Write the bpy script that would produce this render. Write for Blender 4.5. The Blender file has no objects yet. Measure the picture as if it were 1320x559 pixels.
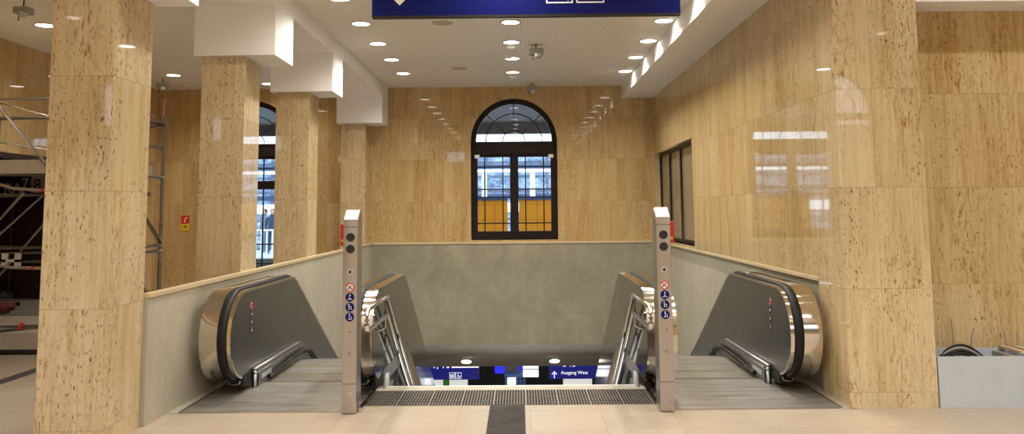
import bpy, bmesh, math, random
from mathutils import Vector, Matrix
random.seed(7)
PI = math.pi
sc = bpy.context.scene
COL = sc.collection

# ------------------------------------------------------------ camera
F_PX = 1050.0
pitch, roll = math.radians(5.6), math.radians(0.5)
yaw = -math.atan(8 / F_PX)
fw = Vector((math.sin(yaw)*math.cos(pitch), math.cos(yaw)*math.cos(pitch), math.sin(pitch)))
rt = Vector((math.cos(yaw), -math.sin(yaw), 0))
up = rt.cross(fw)
rt, up = rt*math.cos(roll) - up*math.sin(roll), up*math.cos(roll) + rt*math.sin(roll)
cd = bpy.data.cameras.new('camera')
cam = bpy.data.objects.new('camera', cd)
COL.objects.link(cam)
M = Matrix((rt, up, -fw)).transposed().to_4x4()
M.translation = (0.09, 0, 1.65)
cam.matrix_world = M
cd.sensor_width = 36
cd.lens = F_PX/1320*36
cd.shift_y = -(279.5-167.0)/1320
cd.clip_start = 0.05
cd.clip_end = 300
sc.camera = cam

# ------------------------------------------------------------ world and exposure
w = bpy.data.worlds.new('world'); sc.world = w; w.use_nodes = True
bg = w.node_tree.nodes['Background']
bg.inputs[0].default_value = (0.80, 0.90, 1.0, 1)
bg.inputs[1].default_value = 3.2
sc.view_settings.view_transform = 'Standard'
sc.view_settings.look = 'None'
sc.view_settings.gamma = 1
sc.view_settings.use_curve_mapping = False
sc.view_settings.exposure = 0.06
SPOT_W = 125.0
LAMP_COL = (1.0, 0.94, 0.85)
def area(name, loc, sx, sy, W, col=(1, .95, .9), rot=(0, 0, 0)):
    l = bpy.data.lights.new(name, 'AREA'); l.shape = 'RECTANGLE'; l.size = sx; l.size_y = sy
    l.energy = W; l.color = col
    o = bpy.data.objects.new(name, l); o.location = loc; o.rotation_euler = rot; COL.objects.link(o)
    return o

# ------------------------------------------------------------ material helpers
class NT:
    def __init__(s, name):
        s.m = bpy.data.materials.new(name); s.m.use_nodes = True
        s.t = s.m.node_tree; s.b = s.t.nodes['Principled BSDF']
        s._p = None
    def n(s, k, **kw):
        x = s.t.nodes.new(k)
        for a, v in kw.items(): setattr(x, a, v)
        return x
    def put(s, sock, v):
        if isinstance(v, bpy.types.NodeSocket): s.t.links.new(v, sock)
        else: sock.default_value = v
    def math(s, op, a, b=0.0, c=None):
        x = s.n('ShaderNodeMath', operation=op)
        s.put(x.inputs[0], a); s.put(x.inputs[1], b)
        if c is not None: s.put(x.inputs[2], c)
        return x.outputs[0]
    def xyz(s):
        if s._p is None:
            g = s.n('ShaderNodeNewGeometry'); q = s.n('ShaderNodeSeparateXYZ')
            s.t.links.new(g.outputs['Position'], q.inputs[0]); s._p = (q.outputs[0], q.outputs[1], q.outputs[2])
        return s._p
    def vec(s, a, b, c):
        x = s.n('ShaderNodeCombineXYZ')
        for i, v in enumerate((a, b, c)): s.put(x.inputs[i], v)
        return x.outputs[0]
    def noise(s, v, scale, detail=3, rough=.5, dist=0):
        x = s.n('ShaderNodeTexNoise'); s.put(x.inputs['Vector'], v)
        x.inputs['Scale'].default_value = scale; x.inputs['Detail'].default_value = detail
        x.inputs['Roughness'].default_value = rough; x.inputs['Distortion'].default_value = dist
        return x.outputs[0]
    def white(s, v):
        x = s.n('ShaderNodeTexWhiteNoise'); s.put(x.inputs['Vector'], v); return x.outputs[0]
    def ramp(s, f, stops):
        x = s.n('ShaderNodeValToRGB'); s.put(x.inputs[0], f)
        e = x.color_ramp.elements
        while len(e) < len(stops): e.new(.5)
        for i, (p, c) in enumerate(stops):
            e[i].position = p; e[i].color = (*c, 1) if len(c) == 3 else c
        return x.outputs[0]
    def mix(s, f, a, b):
        x = s.n('ShaderNodeMix', data_type='RGBA')
        s.put(x.inputs[0], f)
        for i, v in ((6, a), (7, b)):
            s.put(x.inputs[i], (*v, 1) if isinstance(v, tuple) and len(v) == 3 else v)
        return x.outputs[2]
    def maprange(s, v, a, b, c=0., d=1.):
        x = s.n('ShaderNodeMapRange'); s.put(x.inputs[0], v)
        for i, q in enumerate((a, b, c, d)): x.inputs[i+1].default_value = q
        return x.outputs[0]
    def line(s, coord, period, width, off=0.0):
        # 1 on a thin line every `period`
        f = s.math('FRACT', s.math('DIVIDE', s.math('ADD', coord, off + 100*period + width/2), period))
        return s.math('LESS_THAN', f, width/period)
    def bump(s, h, strength=.2, dist=.01):
        x = s.n('ShaderNodeBump'); s.put(x.inputs['Height'], h)
        x.inputs['Strength'].default_value = strength; x.inputs['Distance'].default_value = dist
        s.t.links.new(x.outputs[0], s.b.inputs['Normal'])
    def set(s, **kw):
        names = dict(color='Base Color', rough='Roughness', metal='Metallic', spec='Specular IOR Level', coat='Coat Weight',
                     coat_rough='Coat Roughness', ecol='Emission Color', estr='Emission Strength', trans='Transmission Weight', ior='IOR', alpha='Alpha', aniso='Anisotropic')
        for k, v in kw.items():
            if isinstance(v, tuple) and len(v) == 3: v = (*v, 1)
            s.put(s.b.inputs[names[k]], v)
        return s

def plain(name, col, rough=.5, metal=0., var=.06, scale=20, **kw):
    m = NT(name); x, y, z = m.xyz()
    n = m.noise(m.vec(x, y, z), scale, 3)
    c = m.mix(n, tuple(max(0, v*(1-var*2)) for v in col), tuple(min(1, v*(1+var*2)) for v in col))
    m.set(color=c, rough=rough, metal=metal, **kw)
    return m.m

def travertine(name, light=(.66, .51, .29), mid=(.53, .375, .17), dark=(.30, .15, .045), panel=.92, zo=.97, offu=0.0, rough=.03, pits=1.0):
    m = NT(name); x, y, z = m.xyz()
    u = m.math('ADD', x, y)
    iu = m.math('FLOOR', m.math('DIVIDE', m.math('ADD', u, offu), panel))
    iz = m.math('FLOOR', m.math('DIVIDE', m.math('ADD', z, -zo), .84))
    r = m.white(m.vec(iu, iz, 3.3))
    r2 = m.white(m.vec(iu, iz, 9.1))
    ro = m.math('MULTIPLY', r, 40)
    uu = m.math('ADD', u, ro)
    zz = m.math('ADD', z, m.math('MULTIPLY', r2, 9))
    streak = m.noise(m.vec(uu, m.math('MULTIPLY', zz, .055), 0), 30, 8, .72, .35)
    broad = m.noise(m.vec(uu, m.math('MULTIPLY', zz, .08), 5), 5.5, 3, .6, .25)
    fine = m.noise(m.vec(uu, m.math('MULTIPLY', zz, .35), 2), 60, 3, .6)
    f = m.math('ADD', m.math('MULTIPLY', streak, .60), m.math('MULTIPLY', broad, .40))
    f = m.math('ADD', f, m.math('MULTIPLY', m.math('SUBTRACT', fine, .5), .16))
    f = m.math('ADD', f, m.math('MULTIPLY', m.math('SUBTRACT', r2, .5), .09))
    c = m.ramp(f, [(.35, light), (.47, tuple(.5*(a+b) for a, b in zip(light, mid))), (.56, mid), (.68, tuple(.45*a+.55*b for a, b in zip(mid, dark)))])
    # rust coloured veins that come in bands, and small open pits
    band = m.maprange(m.noise(m.vec(uu, m.math('MULTIPLY', zz, .16), 11), 3.2, 3, .6, .3), .44, .64)
    vein = m.maprange(m.noise(m.vec(uu, m.math('MULTIPLY', zz, .15), 17), 52, 6, .75, .4), .53, .60)
    c = m.mix(m.math('MULTIPLY', m.math('MULTIPLY', band, vein), .95), c, dark)
    pit = m.maprange(m.noise(m.vec(uu, m.math('MULTIPLY', zz, .38), 23), 56, 3, .6, .3), .63-.02*pits, .67-.02*pits)
    pm_ = m.maprange(m.noise(m.vec(uu, m.math('MULTIPLY', zz, .3), 31), 2.6, 2, .5), .40, .58)
    c = m.mix(m.math('MULTIPLY', m.math('MULTIPLY', pit, pm_), .85), c, (.14, .055, .018))
    j = m.math('MAXIMUM', m.line(z, .84, .005, -zo), m.line(u, panel, .004, offu))
    c = m.mix(m.math('MULTIPLY', j, .45), c, (.24, .16, .08))
    m.set(color=c, rough=rough, ior=1.5)
    return m.m

def concrete(name, a=(.40, .37, .29), b=(.52, .485, .385), jz=1.07, jy=2.45, offz=.05, offy=.9, rough=.5):
    m = NT(name); x, y, z = m.xyz()
    n = m.noise(m.vec(x, y, z), 1.6, 6, .65, .4)
    n2 = m.noise(m.vec(x, y, z), 9, 4, .6)
    st = m.noise(m.vec(m.math('ADD', x, y), 0, m.math('MULTIPLY', z, .2)), 3, 4, .6)
    f = m.math('ADD', m.math('MULTIPLY', n, .5), m.math('ADD', m.math('MULTIPLY', n2, .22), m.math('MULTIPLY', st, .28)))
    c = m.mix(m.maprange(f, .36, .64), a, b)
    u = m.math('ADD', x, y)
    j = m.math('MAXIMUM', m.line(z, jz, .008, offz), m.line(u, jy, .008, offy))
    c = m.mix(m.math('MULTIPLY', j, .4), c, tuple(.6*v for v in a))
    p = m.maprange(m.noise(m.vec(x, y, z), 70, 2, .5), .72, .76)
    c = m.mix(m.math('MULTIPLY', p, .35), c, (.2, .18, .14))
    m.set(color=c, rough=rough)
    return m.m

def metal(name, col, rough=.22, stretch='x', amount=.12, aniso=0.):
    m = NT(name); x, y, z = m.xyz()
    k = .02
    v = {'x': m.vec(m.math('MULTIPLY', x, k), y, z), 'y': m.vec(x, m.math('MULTIPLY', y, k), z), 'z': m.vec(x, y, m.math('MULTIPLY', z, k))}[stretch]
    n = m.noise(v, 160, 3, .6)
    n2 = m.noise(m.vec(x, y, z), 5, 3)
    m.set(color=m.mix(n, tuple(c*(1-amount) for c in col), tuple(min(1, c*(1+amount)) for c in col)), metal=1.0,
          rough=m.math('ADD', rough-.05, m.math('MULTIPLY', n2, .1)), aniso=aniso)
    return m.m

MT = {}
MT['trav'] = travertine('travertine_polished')
MT['trav_back'] = travertine('travertine_back', light=(.60, .44, .225), mid=(.49, .315, .13), panel=.58, offu=.2)
MT['trav_col'] = travertine('travertine_column', light=(.68, .56, .37), mid=(.56, .425, .235), panel=4.0, offu=.8, pits=1.5)
MT['trav_pil'] = travertine('travertine_pilaster', light=(.72, .585, .37), mid=(.60, .45, .24), panel=6.0, offu=2.0, pits=1.8)
MT['conc'] = concrete('fair_faced_concrete')
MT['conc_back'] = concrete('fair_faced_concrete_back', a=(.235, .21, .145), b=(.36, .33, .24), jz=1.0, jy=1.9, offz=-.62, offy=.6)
MT['conc_grey'] = concrete('grey_soffit_concrete', a=(.25, .235, .205), b=(.31, .29, .255), jz=50, jy=1.85, offy=.2)
MT['coping'] = plain('coping_stone', (.60, .47, .28), .35)
MT['plaster'] = plain('white_plaster', (.88, .86, .84), .6, var=.01, scale=3)
MT['frame'] = plain('dark_bronze_frame', (.012, .007, .006), .4, spec=.25)
MT['black'] = plain('black_rubber', (.010, .010, .011), .45, spec=.3)
MT['steel'] = metal('stainless_bright', (.62, .585, .53), .2, 'x', .1)
MT['drum'] = metal('stainless_warm', (.66, .60, .51), .10, 'x', .04)
MT['bronze'] = metal('bronze_tinted_steel', (.40, .33, .26), .3, 'y', .08)
MT['panel'] = metal('grey_brushed_panel', (.29, .295, .30), .32, 'y', .03)
MT['mirror'] = metal('polished_side_panel', (.11, .10, .085), .09, 'y', .02)
MT['post'] = metal('brushed_post_steel', (.52, .49, .48), .35, 'z', .06)
MT['tube'] = metal('polished_tube', (.72, .68, .62), .14, 'y', .03)
MT['trimsteel'] = metal('satin_trim', (.42, .41, .40), .36, 'y', .05)
MT['galv'] = metal('galvanised_tube', (.38, .35, .30), .45, 'x', .2)
MT['alu'] = plain('aluminium_board', (.55, .52, .46), .45, .3)
MT['blue'] = plain('sign_blue', (.006, .010, .12), .4, var=.03, spec=.12)
MT['white'] = plain('white_marking', (.85, .85, .85), .5, var=.01)
MT['red'] = plain('red_paint', (.62, .02, .015), .4)
MT['yellow'] = plain('yellow_paint', (.75, .52, .02), .5)
MT['dirty_yellow'] = plain('worn_yellow_paint', (.33, .27, .05), .6)
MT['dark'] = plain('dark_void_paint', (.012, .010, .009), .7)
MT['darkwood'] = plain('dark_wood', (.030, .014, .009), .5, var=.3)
MT['greybox'] = plain('grey_box_paint', (.52, .57, .60), .55, var=.03, scale=6)
MT['greydev'] = plain('grey_housing', (.30, .29, .26), .5)
MT['darkglass'] = plain('speaker_mesh', (.018, .018, .02), .4)
MT['stripe'] = plain('dark_granite', (.085, .08, .075), .35)
MT['wood'] = plain('pale_timber', (.58, .45, .28), .6)
MT['green'] = plain('green_poster', (.05, .42, .03), .5)
MT['slate'] = plain('dark_blue_casing', (.03, .07, .16), .4)
MT['cloth_blue'] = plain('navy_cloth', (.03, .05, .11), .8)
MT['cloth_grey'] = plain('grey_cloth', (.18, .19, .22), .8)
MT['skin'] = plain('skin', (.55, .34, .24), .6)
MT['hair'] = plain('dark_hair', (.03, .02, .015), .6)
MT['grate_grey'] = plain('grey_metal', (.2, .19, .18), .4, .6)

def emis(name, col, s):
    m = NT(name); m.set(color=(.8, .8, .8), ecol=col, estr=s, rough=.5); return m.m
MT['lamp'] = emis('lamp_lens', (1, .93, .82), 9)
MT['screen'] = emis('lit_screen', (.93, .97, 1), 2.2)
MT['lit_poster'] = emis('lit_poster', (.95, .92, .85), .55)
MT['lit_blue'] = emis('lit_blue_panel', (.02, .02, 1), .8)
MT['lit_blue'].node_tree.nodes['Principled BSDF'].inputs['Base Color'].default_value = (.01, .01, .5, 1)
MT['sign_lit'] = emis('backlit_sign_blue', (.012, .015, .30), .38)
MT['sign_lit'].node_tree.nodes['Principled BSDF'].inputs['Base Color'].default_value = (.012, .018, .24, 1)
MT['text_lit'] = emis('backlit_lettering', (1, 1, 1), 1.0)

def mk_glass(name, tint=(1, 1, 1), rough=0.0):
    m = NT(name); t = m.t
    g = m.n('ShaderNodeBsdfGlossy'); g.inputs['Roughness'].default_value = .02
    tr = m.n('ShaderNodeBsdfTransparent'); tr.inputs[0].default_value = (*tint, 1)
    fr = m.n('ShaderNodeFresnel'); fr.inputs[0].default_value = 1.5
    mx = m.n('ShaderNodeMixShader')
    t.links.new(fr.outputs[0], mx.inputs[0]); t.links.new(tr.outputs[0], mx.inputs[1]); t.links.new(g.outputs[0], mx.inputs[2])
    t.links.new(mx.outputs[0], t.nodes['Material Output'].inputs[0])
    return m.m
MT['glass'] = mk_glass('window_glass', (.86, .92, .96))

def mk_floor():
    m = NT('beige_floor_slabs'); x, y, z = m.xyz()
    ix = m.math('FLOOR', m.math('DIVIDE', m.math('ADD', x, .41), .575)); iy = m.math('FLOOR', m.math('DIVIDE', m.math('ADD', y, -6.9), .575))
    r = m.white(m.vec(ix, iy, 1))
    n = m.noise(m.vec(x, m.math('MULTIPLY', y, 2.5), r), 4, 5, .6)
    n2 = m.noise(m.vec(x, y, 3), 25, 4, .6)
    f = m.math('ADD', m.math('MULTIPLY', n, .55), m.math('ADD', m.math('MULTIPLY', n2, .3), m.math('MULTIPLY', r, .16)))
    c = m.mix(m.maprange(f, .3, .7), (.40, .32, .235), (.49, .405, .30))
    j = m.math('MAXIMUM', m.line(x, .575, .006, .41), m.line(y, .575, .006, -6.9))
    c = m.mix(m.math('MULTIPLY', j, .55), c, (.22, .15, .09))
    st = m.maprange(m.noise(m.vec(x, y, 8), 2.2, 3), .60, .74)
    c = m.mix(m.math('MULTIPLY', st, .3), c, (.42, .29, .17))
    m.set(color=c, rough=m.maprange(n2, .3, .7, .28, .42))
    return m.m
MT['floor'] = mk_floor()

def mk_ceiling():
    m = NT('perforated_ceiling'); x, y, z = m.xyz()
    lx = m.math('ABSOLUTE', m.math('SUBTRACT', m.math('FRACT', m.math('DIVIDE', m.math('ADD', x, 50), .04)), .5))
    ly = m.math('ABSOLUTE', m.math('SUBTRACT', m.math('FRACT', m.math('DIVIDE', y, .04)), .5))
    h = m.math('LESS_THAN', m.math('ADD', m.math('MULTIPLY', lx, lx), m.math('MULTIPLY', ly, ly)), .075)
    c = m.mix(m.math('MULTIPLY', h, .5), (.86, .82, .75), (.30, .27, .23))
    m.set(color=c, rough=.6)
    return m.m
MT['ceil'] = mk_ceiling()

def mk_plate(name, per, axis, col=(.33, .31, .27)):
    m = NT(name); x, y, z = m.xyz()
    a = y if axis == 'y' else x
    s = m.math('FRACT', m.math('DIVIDE', m.math('ADD', a, 50), per))
    g = m.math('LESS_THAN', s, .4)
    n = m.noise(m.vec(m.math('MULTIPLY', x, .35), m.math('MULTIPLY', y, 3.0), z), 4, 6, .7)
    n3 = m.noise(m.vec(x, y, z), 2.0, 4, .6)
    c = m.mix(m.maprange(n, .3, .7), tuple(v*.62 for v in col), tuple(v*1.45 for v in col))
    c = m.mix(m.math('MULTIPLY', g, .45), c, tuple(v*.3 for v in col))
    m.set(color=c, metal=.55, rough=m.maprange(n3, .3, .7, .34, .55))
    return m.m
MT['plate'] = mk_plate('ribbed_floor_plate', .016, 'y')
MT['tread'] = mk_plate('grooved_tread', .018, 'x', (.30, .28, .245))

def mk_facade():
    m = NT('glazed_station_shed'); x, y, z = m.xyz()
    n = m.noise(m.vec(x, y, m.math('MULTIPLY', z, 2)), 2.4, 6, .75)
    c = m.ramp(m.maprange(n, .3, .7), [(0., (.06, .10, .18)), (.45, (.20, .30, .45)), (.75, (.42, .55, .70)), (1., (.8, .88, .95))])
    j = m.math('MAXIMUM', m.line(z, .62, .12), m.line(x, 1.35, .16))
    c = m.mix(m.math('MULTIPLY', j, .7), c, (.05, .07, .12))
    m.set(color=c, rough=.3)
    return m.m
MT['facade'] = mk_facade()
def mk_orange():
    m = NT('orange_panels'); x, y, z = m.xyz()
    n = m.noise(m.vec(m.math('MULTIPLY', x, 2), y, z), 2, 4)
    c = m.mix(n, (.90, .26, .0), (.95, .38, .01))
    j = m.math('MAXIMUM', m.line(x, .62, .03), m.line(z, .45, .02))
    c = m.mix(m.math('MULTIPLY', j, .5), c, (.35, .12, .0))
    m.set(color=c, rough=.4)
    return m.m
MT['orange'] = mk_orange()

# ------------------------------------------------------------ geometry helpers
def obj(name, bm, mat, parent=None, smooth=False, bevel=0.0, auto=35):
    me = bpy.data.meshes.new(name)
    bmesh.ops.recalc_face_normals(bm, faces=bm.faces[:])
    bm.to_mesh(me); bm.free()
    for mm in (mat if isinstance(mat, (list, tuple)) else [mat]):
        me.materials.append(MT[mm] if isinstance(mm, str) else mm)
    if smooth:
        me.polygons.foreach_set('use_smooth', [True]*len(me.polygons))
        me.set_sharp_from_angle(angle=math.radians(auto))
    o = bpy.data.objects.new(name, me); COL.objects.link(o)
    if parent:
        o.parent = parent
        o.matrix_parent_inverse = Matrix.Identity(4)
        # geometry is authored in world space: move it into the parent's frame
        pl = parent.matrix_world if False else full_loc(parent)
        me.transform(Matrix.Translation(-pl))
    if bevel:
        md = o.modifiers.new('bevel', 'BEVEL'); md.width = bevel; md.segments = 2; md.limit_method = 'ANGLE'
    return o
def full_loc(o):
    v = Vector((0, 0, 0))
    while o: v += o.location; o = o.parent
    return v
def tag(o, label=None, cat=None, group=None, kind=None):
    if label: o['label'] = label
    if cat: o['category'] = cat
    if group: o['group'] = group
    if kind: o['kind'] = kind
    return o
def thing(name, loc, label, cat, group=None):
    o = bpy.data.objects.new(name, None); COL.objects.link(o); o.location = loc
    o.empty_display_size = .1
    return tag(o, label, cat, group)
def struct(name, bm, mat, **kw):
    o = obj(name, bm, mat, **kw); o['kind'] = 'structure'; return o
def box(bm, x0, x1, y0, y1, z0, z1, mi=0):
    vs = [bm.verts.new(p) for p in ((x0, y0, z0), (x1, y0, z0), (x1, y1, z0), (x0, y1, z0), (x0, y0, z1), (x1, y0, z1), (x1, y1, z1), (x0, y1, z1))]
    for f in ((0, 3, 2, 1), (4, 5, 6, 7), (0, 1, 5, 4), (1, 2, 6, 5), (2, 3, 7, 6), (3, 0, 4, 7)):
        bm.faces.new([vs[i] for i in f]).material_index = mi
    return bm
def bx(*a): return box(bmesh.new(), *a)
def boxes(*L):
    bm = bmesh.new()
    for a in L: box(bm, *a)
    return bm
def frame3(d):
    d = Vector(d).normalized()
    a = Vector((0, 0, 1)) if abs(d.z) < .95 else Vector((1, 0, 0))
    u = d.cross(a).normalized(); return u, u.cross(d).normalized()
def tube(bm, pts, r, n=12, closed=False, cap=True, sx=1.0, sy=1.0):
    pts = [Vector(p) for p in pts]; rings = []
    N = len(pts); pu = None
    for i, p in enumerate(pts):
        if closed: d = (pts[(i+1) % N]-pts[i-1])
        elif i == 0: d = pts[1]-p
        elif i == N-1: d = p-pts[i-1]
        else: d = (pts[i+1]-p).normalized()+(p-pts[i-1]).normalized()
        d.normalize()
        if pu is None: u, v = frame3(d)
        else:
            u = (pu-d*pu.dot(d)).normalized(); v = d.cross(u)
        pu = u
        rings.append([bm.verts.new(p+u*math.cos(a)*r*sx+v*math.sin(a)*r*sy) for a in (2*PI*k/n for k in range(n))])
    for i in range(N if closed else N-1):
        A, B = rings[i], rings[(i+1) % N]
        for k in range(n): bm.faces.new((A[k], A[(k+1) % n], B[(k+1) % n], B[k]))
    if cap and not closed: bm.faces.new(rings[0][::-1]); bm.faces.new(rings[-1])
    return bm
def cyl(bm, p0, p1, r0, r1=None, n=24):
    p0, p1 = Vector(p0), Vector(p1); r1 = r0 if r1 is None else r1
    u, v = frame3(p1-p0)
    A = [bm.verts.new(p0+u*math.cos(a)*r0+v*math.sin(a)*r0) for a in (2*PI*k/n for k in range(n))]
    B = [bm.verts.new(p1+u*math.cos(a)*r1+v*math.sin(a)*r1) for a in (2*PI*k/n for k in range(n))]
    for k in range(n): bm.faces.new((A[k], A[(k+1) % n], B[(k+1) % n], B[k]))
    bm.faces.new(A[::-1]); bm.faces.new(B)
    return bm
def plate(outer, holes, t0, t1, plane='XZ'):
    """2D outline with holes extruded between t0 and t1 along the third axis."""
    cu = bpy.data.curves.new('tmp', 'CURVE'); cu.dimensions = '2D'; cu.fill_mode = 'BOTH'
    cu.extrude = abs(t1-t0)/2
    for L in [outer]+list(holes):
        sp = cu.splines.new('POLY'); sp.points.add(len(L)-1); sp.use_cyclic_u = True
        for i, (a, b) in enumerate(L): sp.points[i].co = (a, b, 0, 1)
    o = bpy.data.objects.new('tmp', cu); COL.objects.link(o)
    dg = bpy.context.evaluated_depsgraph_get(); me = bpy.data.meshes.new_from_object(o.evaluated_get(dg))
    bpy.data.objects.remove(o); bpy.data.curves.remove(cu)
    bm = bmesh.new(); bm.from_mesh(me); bpy.data.meshes.remove(me)
    bmesh.ops.remove_doubles(bm, verts=bm.verts[:], dist=1e-5)
    tm = (t0+t1)/2
    for v in bm.verts:
        a, b, c = v.co
        v.co = {'XZ': (a, c+tm, b), 'YZ': (c+tm, a, b), 'XY': (a, b, c+tm)}[plane]
    return bm
def text_bm(s, size, loc, normal='-Y', depth=.004, align='LEFT'):
    cu = bpy.data.curves.new('tmp', 'FONT'); cu.body = s; cu.size = size; cu.extrude = depth/2; cu.align_x = align
    cu.resolution_u = 3
    o = bpy.data.objects.new('tmp', cu); COL.objects.link(o)
    dg = bpy.context.evaluated_depsgraph_get(); me = bpy.data.meshes.new_from_object(o.evaluated_get(dg))
    bpy.data.objects.remove(o); bpy.data.curves.remove(cu)
    bm = bmesh.new(); bm.from_mesh(me); bpy.data.meshes.remove(me)
    for v in bm.verts:
        a, b, c = v.co; v.co = (loc[0]+a, loc[1]-c, loc[2]+b)
    return bm
def join(*bms):
    out = bmesh.new()
    for b in bms:
        me = bpy.data.meshes.new('t'); b.to_mesh(me); b.free(); out.from_mesh(me); bpy.data.meshes.remove(me)
    return out
def arch_pts(xc, zs, r, zb, n=28, hw=None):
    hw = r if hw is None else hw
    return [(xc-hw, zb)]+[(xc+r*math.cos(PI-PI*k/n), zs+r*math.sin(PI-PI*k/n)) for k in range(n+1)]+[(xc+hw, zb)]
def arc(cx, cz, r, a0, a1, n):
    return [(cx+r*math.cos(math.radians(a0+(a1-a0)*k/n)), cz+r*math.sin(math.radians(a0+(a1-a0)*k/n))) for k in range(n+1)]

# ============================================================ STRUCTURE
YB = 16.3      # back wall
CE = 4.12      # hall ceiling
LX = -7.2      # left hall wall
RX = 2.80      # right travertine wall
# floor with the stairwell left open
struct('floor', boxes((-13, 9, -4, 6.9, -.3, 0), (-13, -2.88, 6.9, YB, -.3, 0), (2.8, 9, 6.9, 7.35, -.3, 0),
                      (-2.88, -1.25, 6.9, 8.1, -.3, -.004), (1.25, 2.8, 6.9, 8.1, -.3, -.004), (-1.25, 1.25, 6.9, 7.86, -.3, 0)), 'floor')
struct('trim_1', boxes((-5.12, -4.97, 6.0, YB-.05, 0, .003)), 'stripe')
# back wall with the two arched openings
W1 = (0.0, 3.02, .87, 1.05); W2 = (-5.3, 3.02, .87, .02)
struct('wall_back', plate([(-14, -.3), (-2.88, -.3), (-2.88, .98), (2.88, .98), (2.88, -.3), (3.2, -.3), (3.2, 4.5), (-14, 4.5)],
                          [arch_pts(*W1), arch_pts(*W2)], YB, YB+.45, 'XZ'), 'trav_back')
struct('wall_stairwell_back', plate([(-2.95, -.97), (2.95, -.97), (2.95, .98), (-2.95, .98)], [], YB-.03, YB+.44, 'XZ'), 'conc_back')
struct('trim_2', bx(-2.83, 2.84, YB-.045, YB+.0, .98, 1.02), 'coping')
# side walls of the stairwell
struct('wall_stairwell_left', bx(-2.88, -2.83, 6.475, YB, -4.8, .98), 'conc')
struct('wall_stairwell_right', bx(2.84, 3.05, 6.95, YB, -4.8, .98), 'conc')
struct('trim_3', bx(-2.88, -2.815, 6.475, YB, .98, 1.02), 'coping', bevel=.006)
struct('trim_4', bx(2.79, 3.0, 7.5, YB, .98, 1.02), 'coping', bevel=.006)
# right wall, its window opening and the pilaster in front
win_hole = [(12.72, 1.06), (16.22, 1.06), (16.22, 2.74), (12.72, 2.74)]
struct('wall_right', plate([(7.5, 1.02), (YB+.1, 1.02), (YB+.1, 4.3), (7.5, 4.3)], [win_hole], RX, RX+.3, 'YZ'), 'trav')
struct('wall_right_pilaster', bx(RX, 3.52, 6.9, 7.5, -.05, 5.3), 'trav_pil')
struct('wall_recess', bx(3.4, 9, 7.27, 7.5, -.1, 5.3), 'trav')
struct('wall_recess_lintel', bx(3.522, 9, 6.9, 7.27, 3.40, 5.3), 'plaster')
struct('wall_left', plate([(8.0, 0), (9.0, 0), (9.0, 2.5), (14.6, 2.5), (14.6, 0), (YB, 0), (YB, 4.3), (8.0, 4.3)], [], LX-.3, LX, 'YZ'), 'trav')
struct('wall_side_left', boxes((-13, LX-.3, 7.8, 8.0, 0, 5.3), (-11.3, -11, -4, 7.8, 0, 5.3)), 'trav')
struct('wall_side_right', bx(9, 9.3, -4, 7.5, 0, 5.3), 'trav')
# ceilings and downstands
struct('ceiling', boxes((-13, 3.2, 3.5, YB+.3, CE, CE+.2),), 'ceil')
struct('ceiling_hall', boxes((-11.3, 9.3, -4.3, 3.7, 5.2, 5.4), (3.2, 9.3, 3.7, 7.3, 5.2, 5.4), (-13, -11, 3.7, 8, 5.2, 5.4)), 'plaster')
struct('wall_ceiling_step', boxes((-11.3, 3.2, 3.4, 3.5, CE, 5.2), (3.1, 3.2, 3.5, 6.9, CE, 5.2)), 'plaster')
struct('trim_5', bx(-3.42, -2.54, 4.0, YB, 3.90, CE), 'plaster')
struct('trim_6', bx(2.18, RX, 4.0, YB, 3.87, CE), 'plaster')
# front wall behind the viewer with tall arched windows
fw_c = (6.95,)
struct('wall_front', plate([(-11.3, 0), (9.3, 0), (9.3, 5.3), (-11.3, 5.3)], [arch_pts(c, 3.7, 1.0, .9) for c in fw_c]+
       [[(-8.15, .3), (-7.83, .3), (-7.83, 4.2), (-8.15, 4.2)], [(-3.2, 2.6), (-2.3, 2.6), (-2.3, 4.3), (-3.2, 4.3)]], -4.35, -4.0, 'XZ'), 'trav')
for n_, (a, b_, c, d_) in ((5, (-8.15, -7.83, .3, 4.2)), (6, (-3.2, -2.3, 2.6, 4.3))):
    f = struct('window_%d' % n_, plate([(a, c), (b_, c), (b_, d_), (a, d_)], [[(a+.03, c+.03), (b_-.03, c+.03), (b_-.03, (c+d_)/2-.02), (a+.03, (c+d_)/2-.02)], [(a+.03, (c+d_)/2+.02), (b_-.03, (c+d_)/2+.02), (b_-.03, d_-.03), (a+.03, d_-.03)]], -4.2, -4.12, 'XZ'), 'frame')
struct('wall_opposite_blocker', boxes((-40, 40, -14, -13.5, 0, 4.4), (5.2, 6.6, -13.5, -13, 0, 4.9)), plain('blocker_grey', (.14, .135, .13), .7, var=.3, scale=1.2))  # unseen block added to dim the lower front windows in the stone reflections
struct('floor_forecourt', bx(-40, 40, -30, -4.35, -.3, -.05), plain('forecourt_paving', (.22, .21, .2), .7))
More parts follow.
